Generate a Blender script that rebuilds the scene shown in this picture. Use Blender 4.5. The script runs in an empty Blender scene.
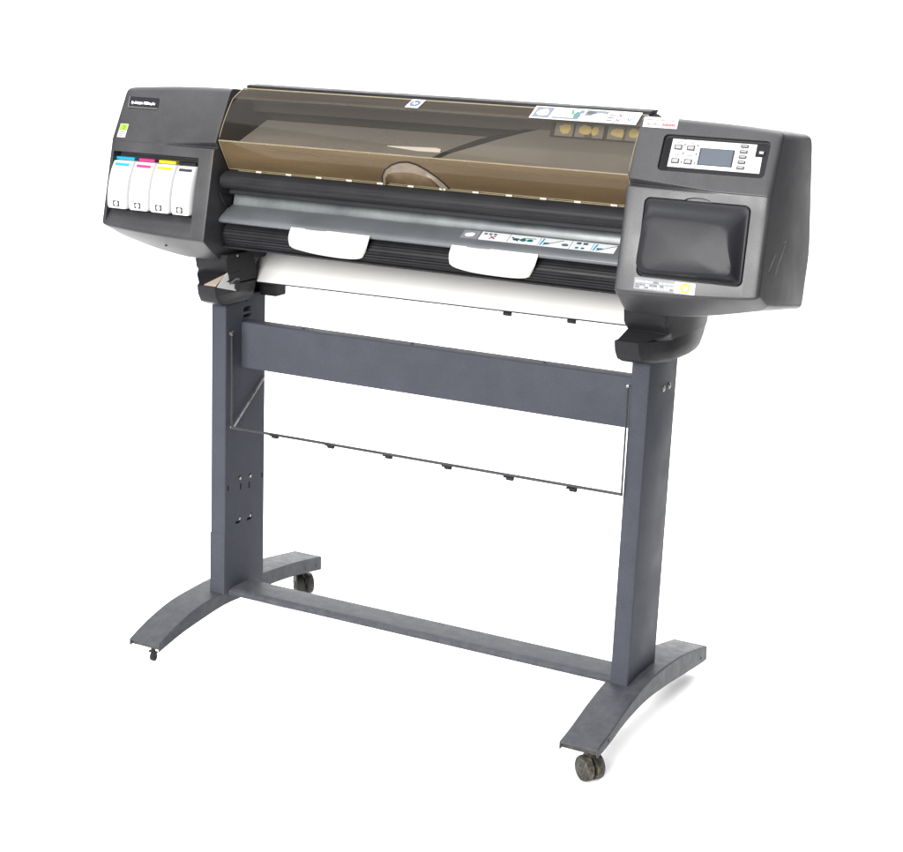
import bpy, bmesh, math, random
from mathutils import Vector, Matrix

random.seed(7)
D = bpy.data
COL = bpy.context.scene.collection
sc = bpy.context.scene

# ------------------------------------------------------------------ materials
def nodes(name):
    m = D.materials.new(name)
    m.use_nodes = True
    nt = m.node_tree
    nt.nodes.clear()
    out = nt.nodes.new('ShaderNodeOutputMaterial')
    return m, nt, out

def surface(name, col, rough=0.5, var=0.12, scale=14.0, bump=0.06, grain=900.0, metal=0.0, spec=0.35,
            tint=None, tint_amt=0.0, tint_scale=6.0, rvar=0.08, speck=None):
    """Principled surface with a mottled colour, uneven gloss and a fine moulded grain."""
    m, nt, out = nodes(name)
    N, L = nt.nodes.new, nt.links.new
    p = N('ShaderNodeBsdfPrincipled')
    tc = N('ShaderNodeTexCoord')
    n1 = N('ShaderNodeTexNoise'); n1.inputs['Scale'].default_value = scale; n1.inputs['Detail'].default_value = 6
    L(tc.outputs['Object'], n1.inputs['Vector'])
    r = N('ShaderNodeMapRange')
    r.inputs['From Min'].default_value = 0.3; r.inputs['From Max'].default_value = 0.7
    r.inputs['To Min'].default_value = 1 - var; r.inputs['To Max'].default_value = 1 + var
    L(n1.outputs['Fac'], r.inputs['Value'])
    # fine speckle of the moulded texture
    n2 = N('ShaderNodeTexNoise'); n2.inputs['Scale'].default_value = grain; n2.inputs['Detail'].default_value = 2
    L(tc.outputs['Object'], n2.inputs['Vector'])
    r2 = N('ShaderNodeMapRange')
    r2.inputs['From Min'].default_value = 0.3; r2.inputs['From Max'].default_value = 0.7
    speck = var * 0.6 if speck is None else speck
    r2.inputs['To Min'].default_value = 1 - speck; r2.inputs['To Max'].default_value = 1 + speck
    L(n2.outputs['Fac'], r2.inputs['Value'])
    mul = N('ShaderNodeMath'); mul.operation = 'MULTIPLY'
    L(r.outputs[0], mul.inputs[0]); L(r2.outputs[0], mul.inputs[1])
    vm = N('ShaderNodeVectorMath'); vm.operation = 'SCALE'
    vm.inputs[0].default_value = col[:3]
    L(mul.outputs[0], vm.inputs['Scale'])
    colour = vm.outputs[0]
    if tint is not None:
        n3 = N('ShaderNodeTexNoise'); n3.inputs['Scale'].default_value = tint_scale; n3.inputs['Detail'].default_value = 9
        n3.inputs['Roughness'].default_value = 0.7
        L(tc.outputs['Object'], n3.inputs['Vector'])
        r3 = N('ShaderNodeMapRange')
        r3.inputs['From Min'].default_value = 0.45; r3.inputs['From Max'].default_value = 0.75
        r3.inputs['To Max'].default_value = tint_amt
        L(n3.outputs['Fac'], r3.inputs['Value'])
        mx = N('ShaderNodeMix'); mx.data_type = 'RGBA'
        L(r3.outputs[0], mx.inputs['Factor']); L(colour, mx.inputs[6]); mx.inputs[7].default_value = (*tint, 1)
        colour = mx.outputs[2]
    L(colour, p.inputs['Base Color'])
    rr = N('ShaderNodeMapRange')
    rr.inputs['From Min'].default_value = 0.3; rr.inputs['From Max'].default_value = 0.7
    rr.inputs['To Min'].default_value = max(0.03, rough - rvar); rr.inputs['To Max'].default_value = min(1, rough + rvar)
    L(n1.outputs['Fac'], rr.inputs['Value']); L(rr.outputs[0], p.inputs['Roughness'])
    p.inputs['Metallic'].default_value = metal
    p.inputs['Specular IOR Level'].default_value = spec
    if bump > 0:
        b = N('ShaderNodeBump'); b.inputs['Strength'].default_value = bump; b.inputs['Distance'].default_value = 0.002
        L(n2.outputs['Fac'], b.inputs['Height']); L(b.outputs[0], p.inputs['Normal'])
    L(p.outputs[0], out.inputs[0])
    return m

M = {}
M['housing'] = surface('housing_plastic', (0.0205, 0.0205, 0.0232), 0.42, 0.16, 9, 0.12, 520, spec=0.42, speck=0.30, tint=(0.048, 0.046, 0.044), tint_amt=0.35, tint_scale=5)
M['door'] = surface('door_plastic', (0.0150, 0.0153, 0.0180), 0.34, 0.10, 7, 0.08, 520, spec=0.1, speck=0.14)
M['black'] = surface('black_plastic', (0.014, 0.014, 0.016), 0.45, 0.15, 20, 0.04, 800, spec=0.08)
M['rib'] = surface('ribbed_rubber', (0.0097, 0.0097, 0.0110), 0.4, 0.15, 20, 0.04, 800, spec=0.15)
M['bar'] = surface('bar_plastic', (0.0145, 0.0145, 0.0162), 0.38, 0.12, 12, 0.05, 1200, spec=0.08)
M['dark'] = surface('dark_interior', (0.02, 0.018, 0.016), 0.5, 0.05, 20, 0.0, 150)
M['steel'] = surface('painted_steel', (0.0392, 0.0413, 0.0513), 0.42, 0.07, 11, 0.06, 560, spec=0.03, tint=(0.060, 0.061, 0.066), tint_amt=0.18, tint_scale=30, speck=0.16)
M['foot'] = surface('worn_painted_steel', (0.0375, 0.0394, 0.0462), 0.42, 0.14, 40, 0.08, 480, speck=0.22, spec=0.1, tint=(0.080, 0.081, 0.084), tint_amt=0.45, tint_scale=34)
M['rod'] = surface('rod_steel', (0.0281, 0.0292, 0.0319), 0.35, 0.1, 20, 0.0, spec=0.15)
M['bare'] = surface('bare_metal', (0.2475, 0.2430, 0.2340), 0.3, 0.1, 60, 0.0, metal=0.9)
M['platen'] = surface('brushed_platen', (0.0590, 0.0649, 0.0708), 0.33, 0.14, 7, 0.0, metal=0.15, spec=0.5, tint=(0.17, 0.185, 0.18), tint_amt=0.6, tint_scale=3)
M['tray'] = surface('tray_plastic', (0.0719, 0.0762, 0.0825), 0.36, 0.10, 10, 0.05, 1200, spec=0.45)
M['plate'] = surface('interior_plate', (0.2040, 0.2040, 0.2040), 0.3, 0.06, 8, 0.0, 150, metal=0.0, spec=0.5)
M['carriage'] = surface('carriage_cover', (0.1568, 0.1539, 0.1495), 0.4, 0.06, 12, 0.0, 150, spec=0.4)
M['white'] = surface('white_plastic', (0.4472, 0.4472, 0.4420), 0.4, 0.02, 20, 0.0)
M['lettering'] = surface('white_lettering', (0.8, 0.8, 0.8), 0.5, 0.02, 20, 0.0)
M['cup_tan'] = surface('tan_plastic', (0.20, 0.165, 0.135), 0.5, 0.1, 30, 0.0)
M['tab_cream'] = surface('aged_tab', (0.36, 0.33, 0.28), 0.5, 0.05, 40, 0.0)
M['paper'] = surface('white_paper', (0.355, 0.345, 0.325), 0.75, 0.025, 14, 0.02, 600, spec=0.2)
M['bay_panel'] = surface('white_bay_panel', (0.4752, 0.4698, 0.4590), 0.35, 0.02, 8, 0.0, spec=0.45)
M['sticker'] = surface('sticker_paper', (0.4452, 0.4558, 0.4664), 0.45, 0.03, 40, 0.0)
M['sticker_grey'] = surface('sticker_grey', (0.1428, 0.1462, 0.1564), 0.45, 0.10, 60, 0.0)
M['ink'] = surface('print_black', (0.0150, 0.0150, 0.0175), 0.5, 0.1, 40, 0.0)
M['ink_grey'] = surface('print_grey', (0.0756, 0.0840, 0.0987), 0.5, 0.1, 40, 0.0)
M['blue'] = surface('print_blue', (0.0248, 0.0421, 0.0891), 0.5, 0.05, 40, 0.0)
M['cyan'] = surface('print_cyan', (0.0050, 0.2100, 0.3400), 0.45, 0.04, 40, 0.0)
M['magenta'] = surface('print_magenta', (0.3100, 0.0200, 0.1200), 0.45, 0.04, 40, 0.0)
M['yellow'] = surface('print_yellow', (0.4300, 0.3600, 0.0050), 0.45, 0.04, 40, 0.0)
M['teal'] = surface('print_teal', (0.0090, 0.0750, 0.0810), 0.5, 0.05, 40, 0.0)
M['red'] = surface('print_red', (0.2450, 0.0175, 0.0210), 0.5, 0.05, 40, 0.0)
M['green'] = surface('print_green', (0.0090, 0.1350, 0.0420), 0.5, 0.05, 40, 0.0)
M['lime'] = surface('print_lime', (0.1750, 0.3100, 0.0100), 0.5, 0.05, 40, 0.0)
M['tan'] = surface('reflected_tan', (0.4185, 0.3510, 0.1485), 0.5, 0.10, 60, 0.0)
M['lcd'] = surface('lcd_glass', (0.0420, 0.0525, 0.0714), 0.15, 0.04, 20, 0.0, spec=0.5)
M['button'] = surface('button_rubber', (0.0250, 0.0250, 0.0262), 0.5, 0.05, 40, 0.0)
M['button_face'] = surface('button_cap', (0.2100, 0.2100, 0.2100), 0.5, 0.05, 40, 0.0)
M['rubber'] = surface('dusty_rubber', (0.0173, 0.0162, 0.0146), 0.65, 0.25, 60, 0.15, 400, spec=0.25, tint=(0.13, 0.110, 0.075), tint_amt=0.9, tint_scale=60)
M['caster'] = surface('caster_black', (0.0150, 0.0144, 0.0138), 0.5, 0.2, 60, 0.05, 400, spec=0.3, tint=(0.10, 0.085, 0.06), tint_amt=0.45, tint_scale=70)
M['scratch'] = surface('scratch_mark', (0.21, 0.19, 0.17), 0.6, 0.1, 40, 0.0)
M['wear'] = surface('scuffed_edge', (0.0910, 0.0910, 0.0945), 0.5, 0.2, 200, 0.0)
M['cream'] = surface('acrylic_edge_light', (0.1440, 0.1181, 0.0720), 0.25, 0.08, 20, 0.0, spec=0.5)
M['floor'] = surface('white_backdrop', (0.93, 0.93, 0.93), 0.9, 0.005, 3, 0.0, spec=0.0)

def smoked(name, trans, body, fac, refl=0.45):
    m, nt, out = nodes(name)
    N, L = nt.nodes.new, nt.links.new
    t = N('ShaderNodeBsdfTransparent'); t.inputs[0].default_value = (*trans, 1)
    d = N('ShaderNodeBsdfDiffuse')
    tc = N('ShaderNodeTexCoord')
    n = N('ShaderNodeTexNoise'); n.inputs['Scale'].default_value = 5; n.inputs['Detail'].default_value = 6
    mp = N('ShaderNodeMapping'); mp.inputs['Scale'].default_value = (0.5, 3, 3)
    L(tc.outputs['Object'], mp.inputs[0]); L(mp.outputs[0], n.inputs['Vector'])
    r = N('ShaderNodeMapRange'); r.inputs['From Min'].default_value = .3; r.inputs['From Max'].default_value = .7
    r.inputs['To Min'].default_value = 0.8; r.inputs['To Max'].default_value = 1.2
    L(n.outputs['Fac'], r.inputs['Value'])
    vm = N('ShaderNodeVectorMath'); vm.operation = 'SCALE'; vm.inputs[0].default_value = body
    L(r.outputs[0], vm.inputs['Scale']); L(vm.outputs[0], d.inputs[0])
    g = N('ShaderNodeBsdfGlossy'); g.inputs['Roughness'].default_value = 0.06
    f = N('ShaderNodeFresnel'); f.inputs['IOR'].default_value = 1.42
    m1 = N('ShaderNodeMixShader'); m1.inputs[0].default_value = fac
    L(t.outputs[0], m1.inputs[1]); L(d.outputs[0], m1.inputs[2])
    m2 = N('ShaderNodeMixShader')
    fm = N('ShaderNodeMath'); fm.operation = 'MULTIPLY'; fm.inputs[1].default_value = refl
    L(f.outputs[0], fm.inputs[0]); L(fm.outputs[0], m2.inputs[0]); L(m1.outputs[0], m2.inputs[1]); L(g.outputs[0], m2.inputs[2])
    L(m2.outputs[0], out.inputs[0])
    return m
M['smoked'] = smoked('smoked_acrylic', (0.78, 0.73, 0.66), (0.045, 0.040, 0.033), 0.2)
M['smoked_dense'] = smoked('smoked_acrylic_lip', (0.45, 0.36, 0.24), (0.120, 0.083, 0.046), 0.6)
M['smoked_band'] = smoked('smoked_acrylic_band', (0.55, 0.48, 0.40), (0.050, 0.042, 0.034), 0.65, 0.12)
M['handle'] = surface('moulded_grip', (0.1240, 0.0976, 0.0760), 0.35, 0.12, 60, 0.0, spec=0.25)
M['grip_recess'] = surface('moulded_recess', (0.085, 0.060, 0.036), 0.45, 0.12, 60, 0.0, spec=0.15)

# ------------------------------------------------------------------ mesh helpers
class MB:
    def __init__(s):
        s.v = []; s.f = []; s.m = []; s.mats = []
    def mi(s, mat):
        if mat not in s.mats: s.mats.append(mat)
        return s.mats.index(mat)
    def add(s, vs, fs, mat):
        o = len(s.v); k = s.mi(mat)
        s.v += [tuple(v) for v in vs]
        for f in fs:
            s.f.append([o + i for i in f]); s.m.append(k)
    def loft(s, rings, mat, closed=True, caps=True):
        n = len(rings[0]); vs = [p for r in rings for p in r]; fs = []
        for a in range(len(rings) - 1):
            for i in range(n if closed else n - 1):
                j = (i + 1) % n
                fs.append([a * n + i, a * n + j, (a + 1) * n + j, (a + 1) * n + i])
        if caps:
            fs.append(list(range(n))[::-1]); fs.append([(len(rings) - 1) * n + i for i in range(n)])
        s.add(vs, fs, mat)
    def prism_x(s, prof, x0, x1, mat, xs=None):
        xs = xs or [x0, x1]
        s.loft([[(x, y, z) for y, z in prof] for x in xs], mat)
    def box(s, x0, x1, y0, y1, z0, z1, mat):
        s.prism_x([(y0, z0), (y1, z0), (y1, z1), (y0, z1)], x0, x1, mat)
    def tube(s, pts, r, mat, n=10):
        pts = [Vector(p) for p in pts]; rings = []
        for i, p in enumerate(pts):
            t = (pts[min(i + 1, len(pts) - 1)] - pts[max(i - 1, 0)]).normalized()
            a = t.cross(Vector((0, 0, 1)))
            if a.length < 1e-3: a = t.cross(Vector((0, 1, 0)))
            a.normalize(); b = t.cross(a)
            rr = r[i] if isinstance(r, (list, tuple)) else r
            rings.append([tuple(p + a * math.cos(2 * math.pi * k / n) * rr + b * math.sin(2 * math.pi * k / n) * rr) for k in range(n)])
        s.loft(rings, mat)
    def lathe(s, c, axis, prof, mat, n=28):
        """prof: (distance along axis, radius)."""
        c = Vector(c); t = Vector(axis).normalized()
        a = t.cross(Vector((0, 0, 1)))
        if a.length < 1e-3: a = Vector((1, 0, 0))
        a.normalize(); b = t.cross(a)
        s.loft([[tuple(c + t * h + (a * math.cos(2 * math.pi * k / n) + b * math.sin(2 * math.pi * k / n)) * r) for k in range(n)] for h, r in prof], mat)

def finish_mesh(me, sharp=38):
    bm = bmesh.new(); bm.from_mesh(me)
    bmesh.ops.remove_doubles(bm, verts=bm.verts, dist=1e-6)
    bmesh.ops.recalc_face_normals(bm, faces=bm.faces)
    for f in bm.faces: f.smooth = True
    lim = math.radians(sharp)
    for e in bm.edges:
        e.smooth = not (len(e.link_faces) == 2 and e.calc_face_angle(0) > lim)
    bm.to_mesh(me); bm.free()

def link(name, me, parent=None, bevel=0, seg=2, bang=45):
    o = D.objects.new(name, me); COL.objects.link(o)
    if parent is not None: o.parent = parent
    if bevel:
        b = o.modifiers.new('bevel', 'BEVEL'); b.width = bevel; b.segments = seg
        b.limit_method = 'ANGLE'; b.angle_limit = math.radians(bang); b.harden_normals = False
    return o

def mesh_of(mb, name, sharp=38):
    me = D.meshes.new(name); me.from_pydata(mb.v, [], mb.f)
    for k in mb.mats: me.materials.append(M[k])
    for p, k in zip(me.polygons, mb.m): p.material_index = k
    finish_mesh(me, sharp)
    return me

def build(name, mb, parent=None, bevel=0, seg=2, sharp=38, bang=45):
    return link(name, mesh_of(mb, name, sharp), parent, bevel, seg, bang)

def carve(mb, cutters, name, sharp=38):
    """The mesh of mb with every cutter taken out of it."""
    me = mesh_of(mb, name, sharp)
    o = D.objects.new(name + '_raw', me); COL.objects.link(o)
    tmp = [o]
    for c in cutters:
        cm = mesh_of(c, 'cut'); co = D.objects.new('cut', cm); COL.objects.link(co); tmp.append(co)
        b = o.modifiers.new('cut', 'BOOLEAN'); b.operation = 'DIFFERENCE'; b.object = co; b.solver = 'EXACT'
    dg = bpy.context.evaluated_depsgraph_get()
    res = D.meshes.new_from_object(o.evaluated_get(dg))
    res.name = name
    if len(res.materials) == 0:
        for k in mb.mats: res.materials.append(M[k])
    for t in tmp: D.objects.remove(t, do_unlink=True)
    finish_mesh(res, sharp)
    return res

def thing(name, label, cat, loc=(0, 0, 0), group=None):
    o = D.objects.new(name, None); COL.objects.link(o); o.location = loc
    o['label'] = label; o['category'] = cat
    if group: o['group'] = group
    return o
def tag(o, label, cat, group=None):
    o['label'] = label; o['category'] = cat
    if group: o['group'] = group

class Frame:
    """A flat face of the machine: x runs along it, v runs up it, h stands out of it."""
    def __init__(s, y0, z0, y1, z1, x0=0.0):      # from lower (y0,z0) to upper (y1,z1)
        d = Vector((0, y1 - y0, z1 - z0)).normalized()
        s.o = Vector((x0, y0, z0)); s.u = Vector((1, 0, 0)); s.w = d
        s.n = Vector((0, -d.z, d.y))
    def p(s, u, v, h=0): return tuple(s.o + s.u * u + s.w * v + s.n * h)
    def vz(s, z): return (z - s.o.z) / s.w.z
    def poly(s, mb, pts, h0, h1, mat):
        mb.loft([[s.p(a, b, h0) for a, b in pts], [s.p(a, b, h1) for a, b in pts]], mat)
    def rect(s, mb, u0, v0, u1, v1, h0, h1, mat, r=0, sk=0.0):
        pts = rrect(u0, v0, u1, v1, r) if r else [(u0, v0), (u1, v0), (u1, v1), (u0, v1)]
        pts = [(a + sk * (b - v0), b) for a, b in pts]
        s.poly(mb, pts, h0, h1, mat)
    def disc(s, mb, u, v, r, h0, h1, mat, n=24, ry=None):
        ry = ry or r
        s.poly(mb, [(u + r * math.cos(2 * math.pi * k / n), v + ry * math.sin(2 * math.pi * k / n)) for k in range(n)], h0, h1, mat)
    def ring(s, mb, u, v, ri, ro, h0, h1, mat, n=28, a0=0, a1=360):
        full = abs(a1 - a0) >= 360
        rings = []
        for k in range(n + (0 if full else 1)):
            a = math.radians(a0 + (a1 - a0) * k / n); c, q = math.cos(a), math.sin(a)
            rings.append([s.p(u + ri * c, v + ri * q, h0), s.p(u + ro * c, v + ro * q, h0), s.p(u + ro * c, v + ro * q, h1), s.p(u + ri * c, v + ri * q, h1)])
        if full: rings.append(rings[0])
        mb.loft(rings, mat, caps=not full)
    def text(s, mb, body, u, v, size, h, mat, depth=0.0002, shear=0.0, align='LEFT', sx=1.0, bold=0.0):
        cu = D.curves.new('lettering', 'FONT'); cu.body = body; cu.size = size; cu.extrude = depth
        cu.offset = bold; cu.align_x = align; cu.shear = shear; cu.resolution_u = 3
        ob = D.objects.new('lettering', cu); COL.objects.link(ob)
        dg = bpy.context.evaluated_depsgraph_get()
        me = D.meshes.new_from_object(ob.evaluated_get(dg))
        mb.add([s.p(u + q.co.x * sx, v + q.co.y, h + depth + q.co.z) for q in me.vertices], [list(f.vertices) for f in me.polygons], mat)
        D.objects.remove(ob, do_unlink=True); D.meshes.remove(me)
    def stroke(s, mb, a, b, w, h0, h1, mat):
        a = Vector(a); b = Vector(b); d = (b - a).normalized(); q = Vector((-d.y, d.x)) * w / 2
        s.poly(mb, [tuple(a - q), tuple(b - q), tuple(b + q), tuple(a + q)], h0, h1, mat)

def rrect(u0, v0, u1, v1, r, n=5):
    pts = []
    for cx, cy, a0 in ((u1 - r, v0 + r, -90), (u1 - r, v1 - r, 0), (u0 + r, v1 - r, 90), (u0 + r, v0 + r, 180)):
        for k in range(n + 1):
            a = math.radians(a0 + 90 * k / n); pts.append((cx + r * math.cos(a), cy + r * math.sin(a)))
    return pts

def round_poly(pts, radii, n=4):
    """Round the corners of a closed (y,z) profile."""
    out = []; N = len(pts)
    for i in range(N):
        p = Vector(pts[i]); a = Vector(pts[i - 1]) - p; b = Vector(pts[(i + 1) % N]) - p
        r = radii[i] if isinstance(radii, (list, tuple)) else radii
        if r <= 0:
            out.append(tuple(p)); continue
        d = min(r, a.length * 0.45, b.length * 0.45)
        p0 = p + a.normalized() * d; p1 = p + b.normalized() * d
        for k in range(n + 1):
            t = k / n
            out.append(tuple(p0 * (1 - t) ** 2 + p * 2 * t * (1 - t) + p1 * t * t))
    return out

def lerp(a, b, t): return a + (b - a) * t
def smooth(t): t = max(0, min(1, t)); return t * t * (3 - 2 * t)
def curve(tab, x):
    """Smooth (Catmull-Rom) interpolation through a table."""
    n = len(tab)
    if x <= tab[0][0]: return tab[0][1]
    if x >= tab[-1][0]: return tab[-1][1]
    for i in range(n - 1):
        if tab[i][0] <= x <= tab[i + 1][0]:
            x1, y1 = tab[i]; x2, y2 = tab[i + 1]
            t = (x - x1) / (x2 - x1)
            m1 = (y2 - tab[i - 1][1]) / (x2 - tab[i - 1][0]) if i > 0 else (y2 - y1) / (x2 - x1)
            m2 = (tab[i + 2][1] - y1) / (tab[i + 2][0] - x1) if i < n - 2 else (y2 - y1) / (x2 - x1)
            h = x2 - x1
            return (2*t**3 - 3*t**2 + 1)*y1 + (t**3 - 2*t**2 + t)*h*m1 + (-2*t**3 + 3*t**2)*y2 + (t**3 - t**2)*h*m2

# ------------------------------------------------------------------ the printer
printer = thing('large_format_printer', 'dark grey wide-format inkjet plotter with smoked brown cover, standing on its own wheeled steel stand', 'printer')

UPy = lambda z: -0.116 + 0.5 * (z - 1.424)
LOy = lambda z: -0.1845 + 0.1899 * (z - 1.287)
UPF = Frame(UPy(1.287), 1.287, UPy(1.424), 1.424)      # upper face of both end housings
LOF = Frame(LOy(1.060), 1.060, LOy(1.287), 1.287)      # lower face of both end housings
XI, XO = 0.534, 0.85

def housing_profile(ax):
    s = max(0, min(1, (ax - XI) / (XO - XI)))
    e = max(0, min(1, 1 - (ax - XI) / 0.20))
    z1 = 1.424 - 0.014 * s * s
    za = 1.2835 + 0.0135 * e
    zb = za - 0.002 - 0.0125 * e
    yb = lerp(LOy(zb), UPy(za) + 0.013, e)
    zc = zb - 0.003
    z3 = 1.060 + 0.015 * s * s
    t = max(0, (ax - 0.62) / 0.23)
    z4 = 1.005 + 0.040 * t ** 1.5
    z5 = 0.988 + 0.018 * s
    pts = [(UPy(z1), z1), (UPy(za), za), (yb, zb), (LOy(zc), zc), (LOy(z3), z3), (-0.16, z4), (0.105, z5), (0.139, 1.13), (0.097, z1 - 0.018)]
    return round_poly(pts, [0.012, 0, 0, 0.002, 0.005, 0.004, 0.012, 0.03, 0.02], 3)

def housing(sign, soft):
    mb = MB()
    xs = [XI, XI + 0.001, XI + 0.004, XI + 0.010, XI + 0.020, 0.57, 0.60, 0.63, 0.66, 0.69, 0.715, 0.734, 0.76, 0.79, 0.815, 0.832, 0.8415, 0.8465, 0.849, 0.85]
    ins = {XI: 0.0065 * soft, XI + 0.001: 0.0045 * soft, XI + 0.004: 0.0025 * soft, XI + 0.010: 0.0008 * soft, 0.8415: 0.0012, 0.8465: 0.004, 0.849: 0.0075, 0.85: 0.0115}
    rings = []
    for x in xs:
        pr = housing_profile(x); k = ins.get(x, 0)
        if k:
            cy, cz = -0.04, 1.2; q = []
            for y, z in pr:
                d = Vector((y - cy, z - cz)); L = d.length
                q.append((cy + d.x * (1 - k / L), cz + d.y * (1 - k / L)))
            pr = q
        rings.append([(sign * x, y, z) for y, z in pr])
    mb.loft(rings, 'housing')
    return mb

# ---- ink end (left)
bay = MB()
xa, xb = -0.8365, -0.576
def lo_in(z, depth): return (LOy(z) + depth, z)
bayprof = [(LOy(1.258) - 0.02, 1.262), lo_in(1.256, 0.0), lo_in(1.252, 0.034), lo_in(1.118, 0.030), lo_in(1.108, 0.016), lo_in(1.078, -0.001), (LOy(1.078) - 0.02, 1.074)]
bay.prism_x(bayprof, xa, xb, 'housing')
ink_me = carve(housing(-1, 0.12), [bay], 'ink_housing')
ink = link('ink_housing', ink_me, printer, bevel=0.0012, seg=2, bang=42)
# colour tabs above the cartridges, on the back wall of the bay
TABZ = 1.238
for x0, x1, mk in ((-0.838, -0.781, 'cyan'), (-0.767, -0.719, 'magenta'), (-0.705, -0.654, 'yellow'), (-0.644, -0.594, 'bar')):
    mb = MB(); mb.box(x0, x1, -0.178, LOy(TABZ) + 0.036, TABZ - 0.004, TABZ + 0.0035, mk)
    build('colour_tab', mb, ink, bevel=0.001)
mb = MB()   # black slot floor behind the cartridges
mb.prism_x([(LOy(1.25) + 0.0325, 1.247), (LOy(1.12) + 0.0285, 1.122), (LOy(1.12) + 0.026, 1.122), (LOy(1.25) + 0.030, 1.247)], xa + 0.004, xb - 0.004, 'black')
build('bay_backplate', mb, ink)
# name badge
mb = MB(); v0, v1 = UPF.vz(1.362), UPF.vz(1.388)
UPF.rect(mb, -0.823, v0, -0.733, v1, -0.001, 0.0014, 'door', r=0.002, sk=-0.15)
UPF.rect(mb, -0.823, v0, -0.733, v0 + 0.0022, 0.0014, 0.0022, 'wear')
UPF.rect(mb, -0.8245, v0, -0.8222, v1, 0.0014, 0.0022, 'wear', sk=-0.15)
UPF.text(mb, 'hp designjet 1055cm plus', -0.8180, v0 + 0.0105, 0.0100, 0.0014, 'lettering', sx=0.72, shear=0.1, bold=0.0002)
build('name_badge', mb, ink)
# energy sticker
mb = MB(); v0, v1 = UPF.vz(1.290), UPF.vz(1.322)
UPF.rect(mb, -0.831, v0, -0.8065, v1, -0.001, 0.0006, 'sticker', r=0.001)
UPF.rect(mb, -0.830, v0 + 0.018, -0.8075, v1 - 0.001, 0.0006, 0.0009, 'lime')
UPF.ring(mb, -0.8185, v0 + 0.0265, 0.003, 0.0048, 0.0009, 0.0012, 'green', a0=200, a1=500)
for k in range(3): UPF.rect(mb, -0.828, v0 + 0.003 + 0.005 * k, -0.810, v0 + 0.005 + 0.005 * k, 0.0006, 0.0008, 'ink_grey')
build('energy_sticker', mb, ink)
# screw in the chamfer and moulding seam
mb = MB()
mb.lathe((-0.674, -0.1905, 1.033), (0, -0.63, -0.77), [(-0.002, 0.0028), (0.0012, 0.0028), (0.0016, 0.002)], 'black', 14)
build('housing_screw', mb, ink)

# ---- control end (right)
cut_panel = MB(); v0, v1 = UPF.vz(1.3165), UPF.vz(1.3905)
UPF.poly(cut_panel, [(a, b) for a, b in rrect(0.594, v0, 0.827, v1, 0.010)], -0.011, 0.02, 'housing')
cut_door = MB(); d0, d1 = LOF.vz(1.0965), LOF.vz(1.2605)
LOF.poly(cut_door, rrect(0.579, d0, 0.8115, d1, 0.013), -0.010, 0.02, 'housing')
cut_notch = MB()
LOF.poly(cut_notch, [(0.696 + 0.030 * math.cos(math.radians(a)), d1 - 0.002 + 0.0085 * math.sin(math.radians(a))) for a in range(0, 181, 12)] + [(0.666, d1 - 0.006), (0.726, d1 - 0.006)], -0.006, 0.02, 'housing')
ctl_raw = housing(1, 0.45)
ctl_me = carve(ctl_raw, [cut_panel, cut_door, cut_notch], 'control_housing')
ctl = link('control_housing', ctl_me, printer, bevel=0.0012, seg=2, bang=42)
# scratches and a scuffed spot are worn into the skin of the housing
mb = MB()
def end_scratch(y0, z0, y1, z1, w):
    d = Vector((y1 - y0, z1 - z0)).normalized(); q = Vector((-d.y, d.x)) * w / 2
    a = [(y0, z0), (y0 + (y1 - y0) * .5 + q.x * 2, z0 + (z1 - z0) * .5 + q.y * 2), (y1, z1), (y0 + (y1 - y0) * .5 - q.x, z0 + (z1 - z0) * .5 - q.y)]
    mb.loft([[(x, y, z) for y, z in a] for x in (0.8495, 0.8504)], 'scratch')
end_scratch(-0.168, 1.126, -0.122, 1.158, 0.0012)
end_scratch(-0.125, 1.108, -0.055, 1.176, 0.0014)
end_scratch(-0.08, 1.175, -0.05, 1.178, 0.0008)
build('scratch_marks', mb, ctl)
mb = MB()
LOF.poly(mb, [(0.735, LOF.vz(1.2785)), (0.760, LOF.vz(1.2775)), (0.783, LOF.vz(1.2775)), (0.765, LOF.vz(1.2795)), (0.745, LOF.vz(1.2805))], -0.001, 0.0005, 'wear')
build('scuff', mb, ctl)

# control panel
mb = MB(); H0 = -0.0112
UPF.rect(mb, 0.596, UPF.vz(1.3185), 0.825, UPF.vz(1.3885), H0 - 0.001, H0 + 0.0015, 'black', r=0.009)
for k in range(9):
    UPF.rect(mb, 0.5985 + 0.0017 * k, UPF.vz(1.322), 0.5993 + 0.0017 * k, UPF.vz(1.385), H0 + 0.0014, H0 + 0.0024, 'black')
pz0, pz1 = UPF.vz(1.328), UPF.vz(1.3845)
UPF.poly(mb, [(0.6125, pz0), (0.8135, pz0), (0.8125, UPF.vz(1.360)), (0.797, UPF.vz(1.360)), (0.797, pz1), (0.6125, pz1)], H0, H0 + 0.0042, 'white')
HP = H0 + 0.0042
for xx in (0.6415, 0.670):
    UPF.rect(mb, xx - 0.0006, pz0, xx + 0.0006, pz1, HP - 0.0002, HP + 0.0002, 'ink_grey')
    for zz in (1.3385, 1.3565, 1.374): UPF.disc(mb, xx, UPF.vz(zz), 0.0018, HP, HP + 0.0003, 'ink')
for bx in (0.628, 0.656):
    for bz in (1.3795, 1.352):
        UPF.rect(mb, bx - 0.007, UPF.vz(bz), bx + 0.007, UPF.vz(bz) + 0.0016, HP, HP + 0.0002, 'ink_grey')
        UPF.rect(mb, bx - 0.005, UPF.vz(bz) - 0.003, bx + 0.004, UPF.vz(bz) - 0.0016, HP, HP + 0.0002, 'ink_grey')
for bz in (1.379, 1.368, 1.358, 1.347, 1.336):
    UPF.disc(mb, 0.7865, UPF.vz(bz), 0.0009, HP, HP + 0.0003, 'ink_grey', 10)
build('control_panel', mb, ctl)
mb = MB()
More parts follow.
